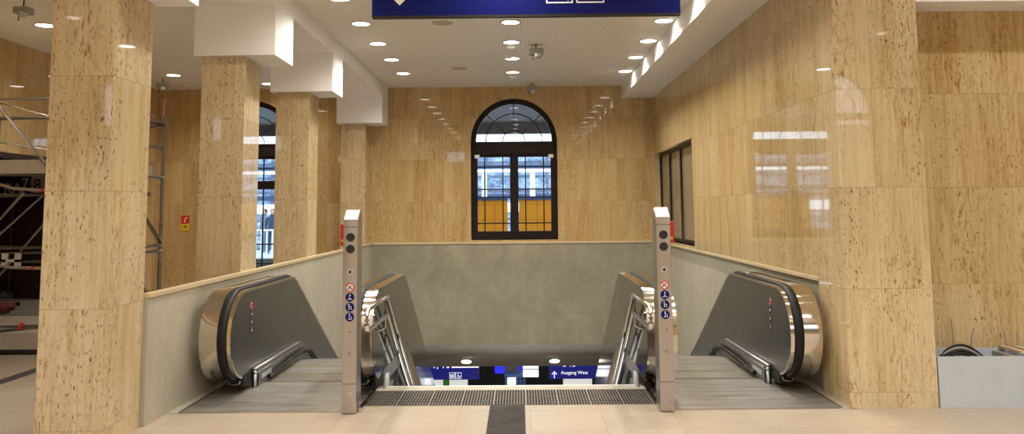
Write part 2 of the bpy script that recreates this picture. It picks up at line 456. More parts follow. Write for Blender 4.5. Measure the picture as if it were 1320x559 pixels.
# ---- arched window joinery
def arched_window(name, xc, zs, r, zb, zl, y0, n_id, door):
    T = 'frame'
    ri = r-.10
    bmf = plate(arch_pts(xc, zs, r, zb), [arch_pts(xc, zs+.0, ri, zs-.0)[1:-1], [(xc-ri+.03, zb+.17), (xc-.085, zb+.17), (xc-.085, zl), (xc-ri+.03, zl)],
                [(xc+.085, zb+.17), (xc+ri-.03, zb+.17), (xc+ri-.03, zl), (xc+.085, zl)]], y0, y0+.11, 'XZ')
    f = struct(name, bmf, T)
    return f
def window_detail(f, xc, zs, r, zb, zl, y0, hz, sills=True):
    ri = r-.10; ym = y0+.05
    bm = bmesh.new()
    for a in (45, 90, 135):
        c, s = math.cos(math.radians(a)), math.sin(math.radians(a))
        tube(bm, [(xc+.23*c, ym, zs+.23*s), (xc+ri*c, ym, zs+ri*s)], .011, 6)
    for rr in (.23, .57):
        tube(bm, [(xc+p, ym, zs+q) for p, q in arc(0, 0, rr, 0, 180, 20)], .011, 6)
    obj('fanlight_bars', bm, 'frame', f)
    for s in (-1, 1):
        x0, x1 = sorted((xc+s*.085, xc+s*(ri-.03))); wdt = x1-x0
        L = []
        for k in (.22, .78) if True else ():
            xx = x0+wdt*k; L.append((xx-.012, xx+.012, ym-.015, ym+.015, zb+.17, zl))
        for z in hz: L.append((x0, x1, ym-.014, ym+.014, z-.012, z+.012))
        obj('glazing_bars', boxes(*L), 'frame', f)
        obj('pane', bx(x0-.02, x1+.02, ym-.003, ym+.003, zb+.15, zl+.02), 'glass', f)
    obj('fanlight_pane', plate(arch_pts(xc, zs, ri+.02, zs)[1:-1], [], ym-.003, ym+.003, 'XZ'), 'glass', f)
    obj('transom', boxes((xc-ri-.02, xc+ri+.02, y0-.05, y0+.02, zl+.05, zs-.02), (xc-r+.01, xc+r-.01, y0-.07, y0+.0, zs-.05, zs-.02)), 'frame', f)
    L = [(xc-ri-.05, xc+ri+.05, y0-.03, y0, zb+.0, zb+.1)]
    n = 34
    for k in range(n):
        xx = xc-ri+2*ri*(k+.5)/n; L.append((xx-.008, xx+.008, y0-.045, y0-.03, zb+.01, zb+.09))
    obj('base_grille', boxes(*L), 'frame', f)
w1 = arched_window('window_1', 0.0, 3.02, .868, 1.05, 2.71, YB+.12, 1, False)
window_detail(w1, 0.0, 3.02, .868, 1.05, 2.71, YB+.12, (2.51, 2.06, 1.90, 1.38))
for s in (-1, 1):
    obj('sensor', bx(.74*s-.05, .74*s+.05, YB+.04, YB+.12, 2.68, 2.75), 'white', w1, bevel=.008)
w2 = arched_window('window_2', -5.3, 3.02, .868, .02, 2.71, YB+.12, 2, True)
window_detail(w2, -5.3, 3.02, .868, .02, 2.71, YB+.12, (2.52, 1.0, .62))
# tall middle transom light of the left door window: upper panes
obj('upper_bars', boxes((-6.1, -4.5, YB+.14, YB+.2, 2.10, 2.27)), 'frame', w2)
for i, c in enumerate(fw_c):
    f = struct('window_%d' % (i+4), plate(arch_pts(c, 3.7, .998, .9), [arch_pts(c, 3.7, .9, 3.7)[1:-1], [(c-.9, 1.05), (c-.05, 1.05), (c-.05, 3.55), (c-.9, 3.55)],
               [(c+.05, 1.05), (c+.9, 1.05), (c+.9, 3.55), (c+.05, 3.55)]], -4.2, -4.1, 'XZ'), 'frame')
    bm = bmesh.new()
    for a in (45, 90, 135):
        co, si = math.cos(math.radians(a)), math.sin(math.radians(a)); tube(bm, [(c+.3*co, -4.15, 3.7+.3*si), (c+.92*co, -4.15, 3.7+.92*si)], .014, 6)
    for rr in (.3, .62): tube(bm, [(c+p, -4.15, 3.7+q) for p, q in arc(0, 0, rr, 0, 180, 16)], .014, 6)
    for q in (-.47, .47): box(bm, c+q-.014, c+q+.014, -4.17, -4.13, 1.05, 3.55)
    for z in (1.7, 2.35, 3.0): box(bm, c-.9, c+.9, -4.17, -4.13, z-.014, z+.014)
    obj('glazing_bars', bm, 'frame', f)

# ---- window in the right wall
f3 = struct('window_3', plate([(12.72, 1.06), (16.22, 1.06), (16.22, 2.74), (12.72, 2.74)],
            [[(a, 1.12), (b, 1.12), (b, 2.67), (a, 2.67)] for a, b in ((12.78, 13.13), (13.21, 14.14), (14.22, 15.16), (15.24, 16.16))], RX+.10, RX+.17, 'YZ'), 'frame')
pm = NT('beige_gloss_pane'); pm.set(color=(.23, .20, .14), rough=.06, spec=.7)  # opaque glossy beige pane, nothing modelled behind it
for a, b in ((12.78, 13.13), (13.21, 14.14), (14.22, 15.16), (15.24, 16.16)):
    obj('pane', bx(RX+.125, RX+.145, a-.01, b+.01, 1.11, 2.68), pm.m, f3)
struct('trim_7', boxes((RX+.005, RX+.2, 12.722, 16.218, 1.022, 1.06)), 'frame')

# ============================================================ COLUMNS
for (y0, y1, cy0, cy1, lab) in (
    (5.86, 6.47, 5.78, 6.57, 'nearest travertine column at the left, standing full height beside the scaffold'),
    (8.76, 9.28, 8.68, 9.38, 'second travertine column from the front with a large white block on top'),
    (11.50, 12.02, 11.40, 12.08, 'third travertine column, just right of the tall left door window'),
    (15.78, YB, 15.62, YB, 'farthest travertine column, set against the rear wall behind the left post')):
    t = thing('travertine_column', (-3.12, (y0+y1)/2, 0), lab, 'column', 'row of travertine columns')
    obj('shaft', bx(-3.36 if y0 > 6 else -3.33, -2.885 if y0 > 6 else -2.862, y0, y1, 0, 3.34), 'trav_col', t, bevel=.004)
    obj('capital_block', bx(-3.42, -2.538, cy0, cy1, 3.34, CE), 'plaster', t)

# ============================================================ ESCALATORS
def bal_outline(r, ztop_off=0.0, zbot=None):
    """newel and balustrade outline in the Y-Z plane, from newel foot over the top and down the slope"""
    cy_, cz = 7.63, .535
    pts = arc(cy_, cz, r, 262, 90, 22)
    # crest then 30 degree descent with a rounded bend of radius 0.6
    zt = cz+r; R = .55; yb = 9.12
    pts += [(y, zt) for y in (8.0, 8.4, 8.8)]
    pts += [(yb+R*math.sin(math.radians(a)), zt-R+R*math.cos(math.radians(a))) for a in (0, 6, 12, 18, 24, 30)]
    y0, z0 = pts[-1]
    for d in (.8, 2.5, 4.5, 6.4): pts.append((y0+d*math.cos(PI/6), z0-d*math.sin(PI/6)))
    return pts
def deck_line(z):
    R = .5
    p = [(7.84, z), (8.5, z), (9.35, z)]
    p += [(9.35+R*math.sin(math.radians(a)), z-R+R*math.cos(math.radians(a))) for a in (6, 12, 18, 24, 30)]
    y0, z0 = p[-1]
    for d in (.8, 2.5, 4.5, 6.0): p.append((y0+d*math.cos(PI/6), z0-d*math.sin(PI/6)))
    return p
def strip_bm(top, bot, x0, x1):
    return plate(top+bot[::-1], [], min(x0, x1), max(x0, x1), 'YZ')

def balustrade(t, s, a, b, hx, which):
    """s: side sign; a = X of the face toward the steps, b = X of the outer face, hx = handrail centre"""
    d = 1 if b > a else -1
    h0, h1 = hx-d*.042, hx+d*.042
    P40 = bal_outline(.376); low = deck_line(.16)
    face = plate(P40+low[::-1], [], min(a+d*.004, h0), max(a+d*.004, h0), 'YZ')
    obj('balustrade_panel', face, 'panel', t)
    # bright rim that follows the newel and the crest on the step side
    rim_o, rim_i = bal_outline(.398), bal_outline(.374)
    obj('rim', strip_bm(rim_o, rim_i, a, h0), 'steel' if False else 'drum', t, smooth=True, auto=30)
    # outer cladding drum
    P42 = bal_outline(.405)
    om = 'drum'
    obj('newel_drum', plate(P42+low[::-1], [], min(h1, b), max(h1, b), 'YZ'), [om], t, smooth=True, auto=30)
    dk0, dk1 = bal_outline(.4045)[26:], bal_outline(.4075)[26:]
    obj('deck_cap', strip_bm(dk1, dk0, h1, b), 'trimsteel', t)
    if which == 'inner':
        side = plate(bal_outline(.403)+low[::-1], [], min(b, b+d*.004), max(b, b+d*.004), 'YZ')
        obj('side_cladding', side, 'mirror', t)
    # handrail
    ctr = bal_outline(.398)
    bm = bmesh.new(); tube(bm, [(hx, y, z) for y, z in ctr], .040, 14, sx=1.0, sy=.6)
    for v in bm.verts: pass
    hr = obj('handrail', bm, 'black', t, smooth=True, auto=60)
    core = plate(bal_outline(.39)+low[::-1], [], min(h0, h1), max(h0, h1), 'YZ')
    obj('handrail_track', core, 'black', t)
    # plinth under the newel and the handrail inlet
    obj('plinth', bx(min(a+d*.02, b-d*.01), max(a+d*.02, b-d*.01), 7.9, 9.6, 0, .16), 'bronze', t, bevel=.004)
    obj('inlet_housing', bx(hx-.075, hx+.075, 7.60, 7.92, .055, .17), 'black', t, bevel=.012)
    bm = bmesh.new(); tube(bm, [(hx-.05, 7.59, .12), (hx-.045, 7.585, .095), (hx, 7.58, .085), (hx+.045, 7.585, .095), (hx+.05, 7.59, .12)], .007, 6)
    obj('inlet_ring', bm, 'steel', t)
    obj('number_label', bx(hx-.045, hx+.045, 7.892, 7.90, .005, .05), 'greybox', t)
    # skirt with deck trim toward the steps
    q = a-d*.045
    obj('deck_trim', join(strip_bm(deck_line(.185), deck_line(.16), a, q), strip_bm(deck_line(.145), deck_line(.130), a, q-d*.004)), 'trimsteel', t)
    obj('skirt', strip_bm(deck_line(.16), deck_line(-.25), a, q), 'panel', t)
    obj('skirt_end', bx(min(q, a+d*.05), max(q, a+d*.05), 7.86, 7.90, 0, .165), 'steel', t)
    obj('skirt_plate', bx(min(q, q-d*.003), max(q, q-d*.003), 8.0, 8.3, .055, .10), 'greybox', t)
    g = [(8.15, .05), (8.5, .06), (9.0, .075), (9.45, .075), (9.75, .02), (10.1, -.16), (11.5, -.97), (13.2, -1.95)]
    bm = bmesh.new(); tube(bm, [(q-d*.022, y, z) for y, z in g], .022, 8)
    obj('skirt_brush', bm, 'black', t, smooth=True)

def disc(bm_c, x, y, z, r, nx, th=.002, n=20):
    """flat round marking whose axis is along the unit vector nx"""
    v = Vector(nx); c = Vector((x, y, z)); cyl(bm_c, c, c+v*th, r, n=n); return bm_c

def ring(c, nx, r, w, th=.002):
    b = bmesh.new(); v = Vector(nx); u, q = frame3(v)
    tube(b, [Vector(c)+u*math.cos(2*PI*k/20)*r+q*math.sin(2*PI*k/20)*r for k in range(20)], w, 4, closed=True); return b

def pictos(parent, cx_, cz, fy=None, fx=None, spacing=.08, r=.037, dirn=-1):
    """four round instruction stickers: one red prohibition ring, three blue discs; facing -Y (fy) or along X (fx, dirn)"""
    def P(u, v, o): return (cx_+u, fy-o, cz+v) if fy is not None else (fx+dirn*o, cx_+u, cz+v)
    N = (0, -1, 0) if fy is not None else (dirn, 0, 0)
    for k in range(4):
        z = -k*spacing
        if k == 0:
            o = obj('prohibition_sticker', disc(bmesh.new(), *P(0, z, 0), r, N), 'white', parent)
            obj('red_ring', join(ring(P(0, z, .003), N, r*.88, .0045), tube(bmesh.new(), [P(-r*.62, z+r*.62, .003), P(r*.62, z-r*.62, .003)], .0035, 4)), 'red', o)
            obj('symbol', join(tube(bmesh.new(), [P(r*.35, z+r*.45, .002), P(-.1*r, z+.1*r, .002), P(-.4*r, z-.4*r, .002)], .005, 5), tube(bmesh.new(), [P(-.1*r, z+.1*r, .002), P(.45*r, z-.35*r, .002)], .005, 5)), 'black', o)
        else:
            o = obj('instruction_sticker', disc(bmesh.new(), *P(0, z, 0), r, N), 'blue', parent)
            b = bmesh.new()
            if k == 1:
                tube(b, [P(-.1*r, z+.1*r, .002), P(0, z-.3*r, .002)], .008, 5); tube(b, [P(-.5*r, z-.45*r, .002), P(.5*r, z-.45*r, .002)], .004, 5); disc(b, *P(.0*r, z+.5*r, .001), r*.17, N, n=10)
            elif k == 2:
                tube(b, [P(-.2*r, z+.3*r, .002), P(-.2*r, z-.5*r, .002)], .005, 5); tube(b, [P(.25*r, z+.2*r, .002), P(.3*r, z-.5*r, .002)], .005, 5); tube(b, [P(-.2*r, z+.1*r, .002), P(.25*r, z+.0, .002)], .003, 5); disc(b, *P(-.2*r, z+.55*r, .001), r*.16, N, n=10)
            else:
                tube(b, [P(-.05*r, z+.25*r, .002), P(-.05*r, z-.5*r, .002)], .006, 5); tube(b, [P(.4*r, z+.1*r, .002), P(.4*r, z-.5*r, .002)], .004, 5); tube(b, [P(-.4*r, z-.5*r, .002), P(.45*r, z-.5*r, .002)], .003, 5); disc(b, *P(-.05*r, z+.55*r, .001), r*.16, N, n=10)
            obj('symbol', b, 'white', o)

def escalator(s):
    side = 'left' if s < 0 else 'right'
    t = thing('escalator', (s*2.0, 7.4, 0), 'stainless escalator descending beside the %s stairwell wall, %s of the stairs' % (side, side), 'escalator', 'pair of escalators')
    balustrade(t, s, s*2.44, s*2.715, s*2.515, 'outer')
    balustrade(t, s, s*1.46, s*1.20, s*1.345, 'inner')
    # landing plate in three leaves, ribbed
    xa, xb = sorted((s*2.72, s*1.25))
    obj('landing_plate', boxes((xa, xb, 6.90, 7.42, 0, .006), (xa, xb, 7.424, 7.86, 0, .006)), 'plate', t)
    xc, xd = sorted((s*2.43, s*1.47))
    obj('comb_plate', boxes((xc, xd, 7.864, 8.08, 0, .006)), 'plate', t)
    obj('landing_frame', boxes((xa-.02, xb+.02, 6.885, 6.90, 0, .008), *(((xa-.02, xa, 6.9, 9, 0, .012),) if s < 0 else ((xb, xb+.02, 6.9, 9, 0, .012),))), 'steel', t)
    xk = s*1.25
    obj('side_kerb', boxes((min(xk, xk-s*.03), max(xk, xk-s*.03), 6.9, 7.86, 0, .035)), 'steel', t)
    bm = bmesh.new()
    n = 60
    for k in range(n):
        xx = xc+(xd-xc)*(k+.5)/n; box(bm, xx-.003, xx+.003, 8.06, 8.12, .0, .012)
    obj('comb', bm, 'steel', t)
    # steps: three level ones, then the incline
    y, z = 8.10, 0.0; k = 0
    drops = [0, 0, .0, .06, .15, .21]+[.231]*14
    for d in drops:
        z -= d
        st = obj('step', boxes((xc+.01, xd-.01, y, y+.397, z-.03, z), (xc+.01, xd-.01, y, y+.01, z-.03-d, z-.03+.001)), 'tread', t)
        obj('step_marking', boxes((xc+.012, xd-.012, y+.001, y+.018, z, z+.003), (xc+.012, xc+.045, y+.02, y+.39, z, z+.003), (xd-.045, xd-.012, y+.02, y+.39, z, z+.003)), 'dirty_yellow', st)
        y += .4; k += 1
    # round stickers on the step side of the outer panel
    pictos(t, 7.80, .77, fx=s*2.443, dirn=-s, spacing=.075, r=.03)
    return t
escalator(-1); escalator(1)
# pale screed margin between plates and walls
struct('trim_8', boxes((-2.83, -2.742, 6.9, 9.4, -.02, .004), (2.742, 2.84, 6.9, 9.4, -.02, .004)), 'conc')

# ============================================================ POSTS
for s, lab in ((-1, 'brushed steel signal post with round stickers at the left escalator'), (1, 'brushed steel signal post with round stickers at the right escalator')):
    xc = s*1.315 if s < 0 else 1.287; x0, x1 = xc-.06, xc+.06; yf, yb = 6.83, 7.02
    t = thing('signal_post', (xc, 6.9, 0), lab, 'post', 'escalator signal posts')
    bm = plate([(yf, .006), (yb, .006), (yb, 1.655), (yf+.10, 1.655), (yf+.0, 1.575)], [], x0, x1, 'YZ')
    obj('casing', bm, 'post', t, bevel=.004)
    b = plate([(x0+.004, 0), (x1-.004, 0), (x1-.004, .128), (x0+.004, .128)], [], 0, .003, 'XY')
    for v in b.verts:
        a, q, c = v.co; v.co = (a, yf+.0+q*.78-.003+.0+c*-.6, 1.577+q*.625+c*.8)
    obj('sloping_cap', b, 'white', t)
    for z in (1.432, 1.335):
        o = obj('traffic_light', disc(bmesh.new(), xc, yf, z, .036, (0, -1, 0), .004, 28), 'darkglass', t)
        obj('bezel', ring((xc, yf-.003, z), (0, -1, 0), .037, .0025), 'greydev', o)
    obj('key_switch', join(disc(bmesh.new(), xc, yf, 1.147, .021, (0, -1, 0), .004)), 'white', t)
    obj('key_switch_face', join(disc(bmesh.new(), xc, yf-.004, 1.147, .015, (0, -1, 0), .002), bx(xc-.012, xc+.012, yf-.009, yf-.006, 1.144, 1.150)), 'slate', t)
    pictos(t, xc, 1.02, fy=yf)
    # door seams, keyhole, pressed star and screws
    obj('access_panel', boxes((x0+.012, x1-.012, yf-.003, yf+.001, .255, .735)), 'post', t)
    for z in (.24, 1.516): obj('panel_seam', bx(x0+.002, x1-.002, yf-.0008, yf, z-.002, z+.002), 'black', t)
    b = bmesh.new()
    for k in range(4):
        a = PI*k/4; tube(b, [(xc+.022*math.cos(a), yf-.004, .485+.022*math.sin(a)), (xc-.022*math.cos(a), yf-.004, .485-.022*math.sin(a))], .0018, 4)
    obj('star_mark', b, 'grate_grey', t)
    obj('keyhole', disc(bmesh.new(), xc+.005, yf-.003, .66, .008, (0, -1, 0)), 'grate_grey', t)
    for z in (.165, .045): obj('screw', disc(bmesh.new(), xc+.01, yf, z, .010, (0, -1, 0), .003), 'steel', t)
    xs = x0 if s < 0 else x1
    e = obj('emergency_stop_box', bx(min(xs, xs+s*.045), max(xs, xs+s*.045), yb-.1, yb-.02, 1.36, 1.54), 'red', t, bevel=.006)
    obj('stop_button', cyl(bmesh.new(), (xs+s*.022, yb-.10, 1.40), (xs+s*.022, yb-.115, 1.40), .012, n=12), 'yellow', e)

# ============================================================ STAIRS, STAIR RAILS, TACTILE PAVING
st = thing('staircase', (0, 7.86, 0), 'central stone staircase descending between the two escalators', 'stairs')
b = bmesh.new(); y, z = 7.86, 0.0
prof = [(7.86, 0)]
for k in range(27):
    z -= .17; prof.append((y, z)); y += .285; prof.append((y, z))
prof += [(y, z-.3), (7.86, -.5)]
obj('flight', plate(prof, [], -1.16, 1.16, 'YZ'), 'conc', st)
obj('nosing', boxes((-1.16, 1.16, 7.85, 7.875, -.03, .004)), 'white', st)
for s in (-1, 1):
    obj('cheek_plate', plate([(7.72, 0), (8.2, 0), (8.2, -.3), (7.9, -.3)], [], *sorted((s*1.195, s*1.165)), 'YZ'), 'steel', st)
    obj('cheek_upstand', plate([(7.76, .0), (7.98, .0), (7.98, .11), (7.90, .11)], [], *sorted((s*1.195, s*1.165)), 'YZ'), 'greybox', st)
for s in (-1, 1):
    t = thing('stair_handrail', (s*1.13, 7.0, .8), 'double tube stair handrail looping on the %s side of the staircase' % ('left' if s < 0 else 'right'), 'handrail', 'stair handrails')
    X = s*1.13; yf = 6.60; yk = 7.62; zt, zl = .865, .70
    up_ = [(X, yf+.0, zl+.045)]
    pts = [(X, yf+d, z) for d, z in ((0, (zt+zl)/2), (0, zt-.045), (.013, zt-.013), (.045, zt))]
    top = pts+[(X, yk-.06, zt), (X, yk, zt-.012), (X, yk+.06, zt-.05), (X, yk+6, zt-.05-5.94*.62)]
    bot = [(X, yf, (zt+zl)/2), (X, yf, zl+.045), (X, yf+.013, zl+.013), (X, yf+.045, zl), (X, yk-.02, zl), (X, yk+.03, zl-.012), (X, yk+.08, zl-.05), (X, yk+6, zl-.05-5.92*.62)]
    b = bmesh.new(); tube(b, top, .021, 14); obj('upper_rail', b, 'tube', t, smooth=True)
    b = bmesh.new(); tube(b, bot, .021, 14); obj('lower_rail', b, 'tube', t, smooth=True)
    for yy in (6.95, 7.5): 
        zz = zl
        b = bmesh.new(); tube(b, [(X, yy, zt), (X, yy, zl), (X, yy, zl-.10), (X+s*.06, yy, zl-.13)] if yy > 7.3 else [(X, yy, zl+.08), (X+s*.13, yy+.0, zl+.08)], .010, 8)
        obj('bracket', b, 'steel', t, smooth=True)
    for k in range(4):
        yy = 8.3+k*1.2; zz = zl-.05-(yy-yk-.08)*.62
        b = bmesh.new(); tube(b, [(X, yy, zz+.165), (X, yy, zz-.75)], .012, 8); obj('baluster', b, 'tube', t, smooth=True)

def mk_tactile(name):
    m = NT(name); x, y, z = m.xyz(); n = m.noise(m.vec(x, y, z), 6, 5, .6)
    m.set(color=m.mix(m.maprange(n, .3, .7), (.018, .016, .014), (.065, .058, .048)), rough=.7, spec=.2); return m.m
MT['tact'] = mk_tactile('dark_cast_tile')
MT['tact_base'] = plain('tile_grout_grey', (.19, .165, .13), .6, var=.15, scale=5)
b = bmesh.new()
x = -1.25
for k in range(9):
    xa = -1.245+k*.2767; xb = xa+.2707
    box(b, xa, xb, 7.10, 7.665, 0, .004)
    for i in range(11):
        for j in range(6):
            cx_, cy_ = xa+(xb-xa)*(i+.5)/11, 7.10+.565*(j+.5)/6
            v = [b.verts.new((cx_+p, cy_+q, .004)) for p, q in ((-.008, -.036), (.008, -.036), (.008, .036), (-.008, .036))]
            v2 = [b.verts.new((cx_+p, cy_+q, .011)) for p, q in ((-.006, -.033), (.006, -.033), (.006, .033), (-.006, .033))]
            b.faces.new(v2).material_index = 1
            for q in range(4): b.faces.new((v[q], v[(q+1) % 4], v2[(q+1) % 4], v2[q])).material_index = 1
tag(obj('tactile_paving', b, ['tact_base', 'tact']), 'dark studded tactile paving band across the top of the stairs', 'paving')
b = bmesh.new()
for yy in (6.52, 5.94, 5.36, 4.78, 4.2):
    box(b, -.17, .125, yy, yy+.574, 0, .004)
for i in range(9):
    xx = -.155+i*.0328; box(b, xx, xx+.016, 4.2, 7.094, .004, .010)
tag(obj('guide_strip', b, 'tact'), 'dark ribbed guiding strip running from the foreground to the stairs', 'paving')
struct('trim_9', bx(-1.22, 1.22, 7.67, 7.85, 0, .003), 'conc')

# little black objects beside the newels
for s in (-1, 1):
    b = bmesh.new()
    cx_ = s*1.235
    tube(b, [(cx_, 7.50, .062), (cx_-s*.0, 7.56, .085), (cx_+s*.02, 7.66, .09), (cx_+s*.03, 7.76, .07)], .022, 8)
    tube(b, [(cx_+s*.03, 7.52, .055), (cx_+s*.05, 7.6, .07), (cx_+s*.05, 7.72, .055)], .018, 8)
    tag(obj('cable_bundle', b, 'black', smooth=True), 'short black cable bundle lying on the metal kerb beside the %s post' % ('left' if s < 0 else 'right'), 'cable')

# ============================================================ STAIRWELL FOOT AND LOWER PASSAGE
def slope_plate():
    b = bmesh.new()
    p = [(YB+.0, -.97), (17.40, -1.60), (17.40, -1.48), (YB+.43, -.97)]
    return plate(p, [], -4.2, 4.2, 'YZ')
struct('ceiling_stairwell_soffit', slope_plate(), 'conc_grey')
struct('ceiling_passage', bx(-8, 8, 17.40, 31, -1.60, -1.48), 'conc_grey')
struct('floor_passage', bx(-8, 8, 13, 31, -4.9, -4.6), 'floor')
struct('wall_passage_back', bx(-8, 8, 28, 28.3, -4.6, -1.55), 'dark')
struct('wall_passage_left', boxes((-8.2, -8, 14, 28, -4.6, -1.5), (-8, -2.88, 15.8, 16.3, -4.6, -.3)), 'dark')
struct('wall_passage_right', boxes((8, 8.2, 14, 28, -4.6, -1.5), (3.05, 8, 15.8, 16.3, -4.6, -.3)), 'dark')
struct('floor_platform', boxes((-30, 30, YB+.45, 60, -.3, -.02), (-30, -4.2, YB+.44, 17.7, -1.5, -.3), (4.2, 30, YB+.44, 17.7, -1.5, -.3)), 'greybox')
def on_soffit(y): return -.97-(y-YB)*(.63/1.10)
for x_, lab in ((-1.02, 'left of the two round lamps in the sloping grey soffit'), (.79, 'right of the two round lamps in the sloping grey soffit')):
    yy = 17.12; zz = on_soffit(yy)
    nrm = Vector((0, -.63, -1.10)).normalized()
    t = thing('soffit_lamp', (x_, yy, zz), lab, 'ceiling light', 'round lamps in the sloping soffit')
    c = Vector((x_, yy, zz))
    obj('trim_ring', cyl(bmesh.new(), c, c+nrm*.012, .115, n=28), 'greydev', t)
    obj('lens', cyl(bmesh.new(), c+nrm*.012, c+nrm*.018, .10, n=28), 'lamp', t)
    l = bpy.data.lights.new('soffit_lamp_light', 'SPOT'); l.energy = 60; l.spot_size = 2.2; l.color = LAMP_COL; l.shadow_soft_size = .08
    lo = bpy.data.objects.new('soffit_lamp_light', l); COL.objects.link(lo); lo.parent = t; lo.location = nrm*.05
for x_ in (-3, 0, 3):
    for yy in (20.5, 25):
        area('passage_fill', (x_, yy, -1.63), 1.2, .3, 22, (.85, .92, 1))  # fill added to light the passage dimly, no fixture here

def pic_box(parent, x0, z0, s, yf, kind, line='text_lit'):
    th = s*.05
    o = obj('pictogram', boxes((x0, x0+s, yf-.003, yf, z0, z0+th), (x0, x0+s, yf-.003, yf, z0+s-th, z0+s), (x0, x0+th, yf-.003, yf, z0+th, z0+s-th), (x0+s-th, x0+s, yf-.003, yf, z0+th, z0+s-th)), line, parent)
    b = bmesh.new(); y = yf-.003
    if kind == 'chair':
        cx_, cz = x0+s*.52, z0+s*.36
        tube(b, [(cx_+s*.20*math.cos(a), y, cz+s*.20*math.sin(a)) for a in (math.radians(q) for q in range(110, 400, 20))], s*.035, 5)
        tube(b, [(x0+s*.42, y, z0+s*.76), (x0+s*.46, y, z0+s*.46), (x0+s*.68, y, z0+s*.44), (x0+s*.80, y, z0+s*.20)], s*.045, 5)
        disc(b, x0+s*.42, yf, z0+s*.84, s*.07, (0, -1, 0), .004, 10)
    else:
        for k in range(3):
            xx = x0+s*(.22+.2*k); box(b, xx-s*.05, xx+s*.05, yf-.004, yf, z0+s*.14, z0+s*.60); disc(b, xx, yf, z0+s*.68, s*.055, (0, -1, 0), .004, 10)
        box(b, x0+s*.80, x0+s*.84, yf-.004, yf, z0+s*.1, z0+s*.9)
    obj('symbol', b, line, o)

ys = 19.0
t = thing('hanging_sign', (-1.4, ys, -2.31), 'blue hanging sign with lift and wheelchair pictograms seen down the stairwell', 'sign')
obj('sign_board', bx(-2.05, -.86, ys, ys+.12, -2.19, -1.75), 'sign_lit', t)
obj('suspension', boxes((-1.9, -1.88, ys+.05, ys+.07, -1.75, -1.60), (-1.1, -1.08, ys+.05, ys+.07, -1.75, -1.60)), 'steel', t)
pic_box(t, -1.53, -2.165, .135, ys, 'lift'); pic_box(t, -1.39, -2.165, .135, ys, 'chair')
obj('lettering', join(text_bm('1, 101', .21, (-1.93, ys-.001, -1.93))), 'text_lit', t)
obj('white_rule', bx(-1.47, -.86, ys-.003, ys, -1.925, -1.90), 'text_lit', t)
t = thing('hanging_sign', (1.2, ys, -2.31), 'blue hanging sign reading Ausgang West seen down the stairwell', 'sign')
obj('sign_board', bx(.75, 2.0, ys, ys+.12, -2.19, -1.75), 'sign_lit', t)
obj('suspension', boxes((1.0, 1.02, ys+.05, ys+.07, -1.75, -1.60), (1.9, 1.92, ys+.05, ys+.07, -1.75, -1.60)), 'steel', t)
obj('lettering', join(text_bm('Ausgang West', .105, (1.01, ys-.001, -2.085)), text_bm('2-12', .16, (1.05, ys-.001, -1.915))), 'text_lit', t)
b = bmesh.new(); tube(b, [(.86, ys-.003, -2.17), (.86, ys-.003, -2.03)], .012, 5); tube(b, [(.805, ys-.003, -2.085), (.86, ys-.003, -2.025), (.915, ys-.003, -2.085)], .012, 5)
obj('arrow', b, 'text_lit', t)
# things standing in the passage
ym = 21.0
t = thing('ticket_machine', (-.05, ym, -4.6), 'blue ticket machine with a small white screen in the lower passage', 'ticket machine')
obj('casing', boxes((-.32, .22, ym, ym+.6, -4.6, -2.50),), 'slate', t, bevel=.02)
obj('screen', bx(-.24, -.03, ym-.006, ym, -2.72, -2.55), 'screen', t)
for i in range(2):
    for j in range(3): obj('button', bx(.03+.09*i, .07+.09*i, ym-.006, ym, -2.60-.09*j, -2.56-.09*j), 'black', t)
struct('wall_passage_pier', bx(-.36, .13, 23.0, 23.6, -4.6, -1.60), 'conc_grey')
t = thing('departure_monitor', (.3, 20.0, -2.4), 'bright white departure monitor hanging in the lower passage', 'monitor')
obj('casing', bx(.13, .54, 20.0, 20.08, -2.36, -2.0), 'black', t)
obj('screen', boxes((.15, .52, 19.994, 20.0, -2.34, -2.175), (.15, .52, 19.994, 20.0, -2.150, -2.05)), 'screen', t)
obj('hanger', bx(.33, .35, 20.03, 20.05, -2.0, -1.60), 'steel', t)
tag(obj('advert_box', bx(-.55, -.31, 20.8, 20.9, -2.41, -1.60), 'lit_blue'), 'bright blue lit panel right of the wheelchair sign below', 'advert')
tag(obj('advert_box', bx(.04, .11, 19.9, 20.0, -2.18, -1.60), 'lit_blue'), 'narrow bright blue lit panel left of the white monitor below', 'advert')
tag(obj('poster', bx(-2.55, -1.40, 23.5, 23.56, -4.6, -2.9), 'lit_poster'), 'pale lit poster wall under the wheelchair sign below', 'poster')
tag(obj('poster', bx(1.29, 2.1, 23.5, 23.56, -4.6, -2.9), 'lit_poster'), 'pale lit poster wall under the Ausgang West sign below', 'poster')
tag(obj('poster', bx(-2.0, -1.83, 22.5, 22.56, -4.6, -2.75), 'green'), 'small green poster in the lower passage below the wheelchair sign', 'poster')

# ============================================================ BIG BLUE SIGN OVERHEAD
t = thing('hanging_sign', (.17, 7.0, 3.335), 'long dark blue hanging sign with white arrow across the top of the stairs', 'sign')
obj('sign_board', bx(-1.185, 1.52, 7.0, 7.045, 3.335, 3.86), 'blue', t, bevel=.006)
obj('lower_lip', bx(-1.18, 1.515, 6.997, 7.048, 3.328, 3.348), 'dark', t)
obj('suspension', boxes((-.9, -.87, 7.01, 7.035, 3.86, CE), (1.2, 1.23, 7.01, 7.035, 3.86, CE)), 'steel', t)
def arrow_down(xc, z0, s):
    return plate([(xc, z0), (xc+s*.5, z0+s*.5), (xc+s*.36, z0+s*.64), (xc+s*.1, z0+s*.38), (xc+s*.1, z0+s*1.3), (xc-s*.1, z0+s*1.3), (xc-s*.1, z0+s*.38), (xc-s*.36, z0+s*.64), (xc-s*.5, z0+s*.5)], [], 6.997, 7.0, 'XZ')
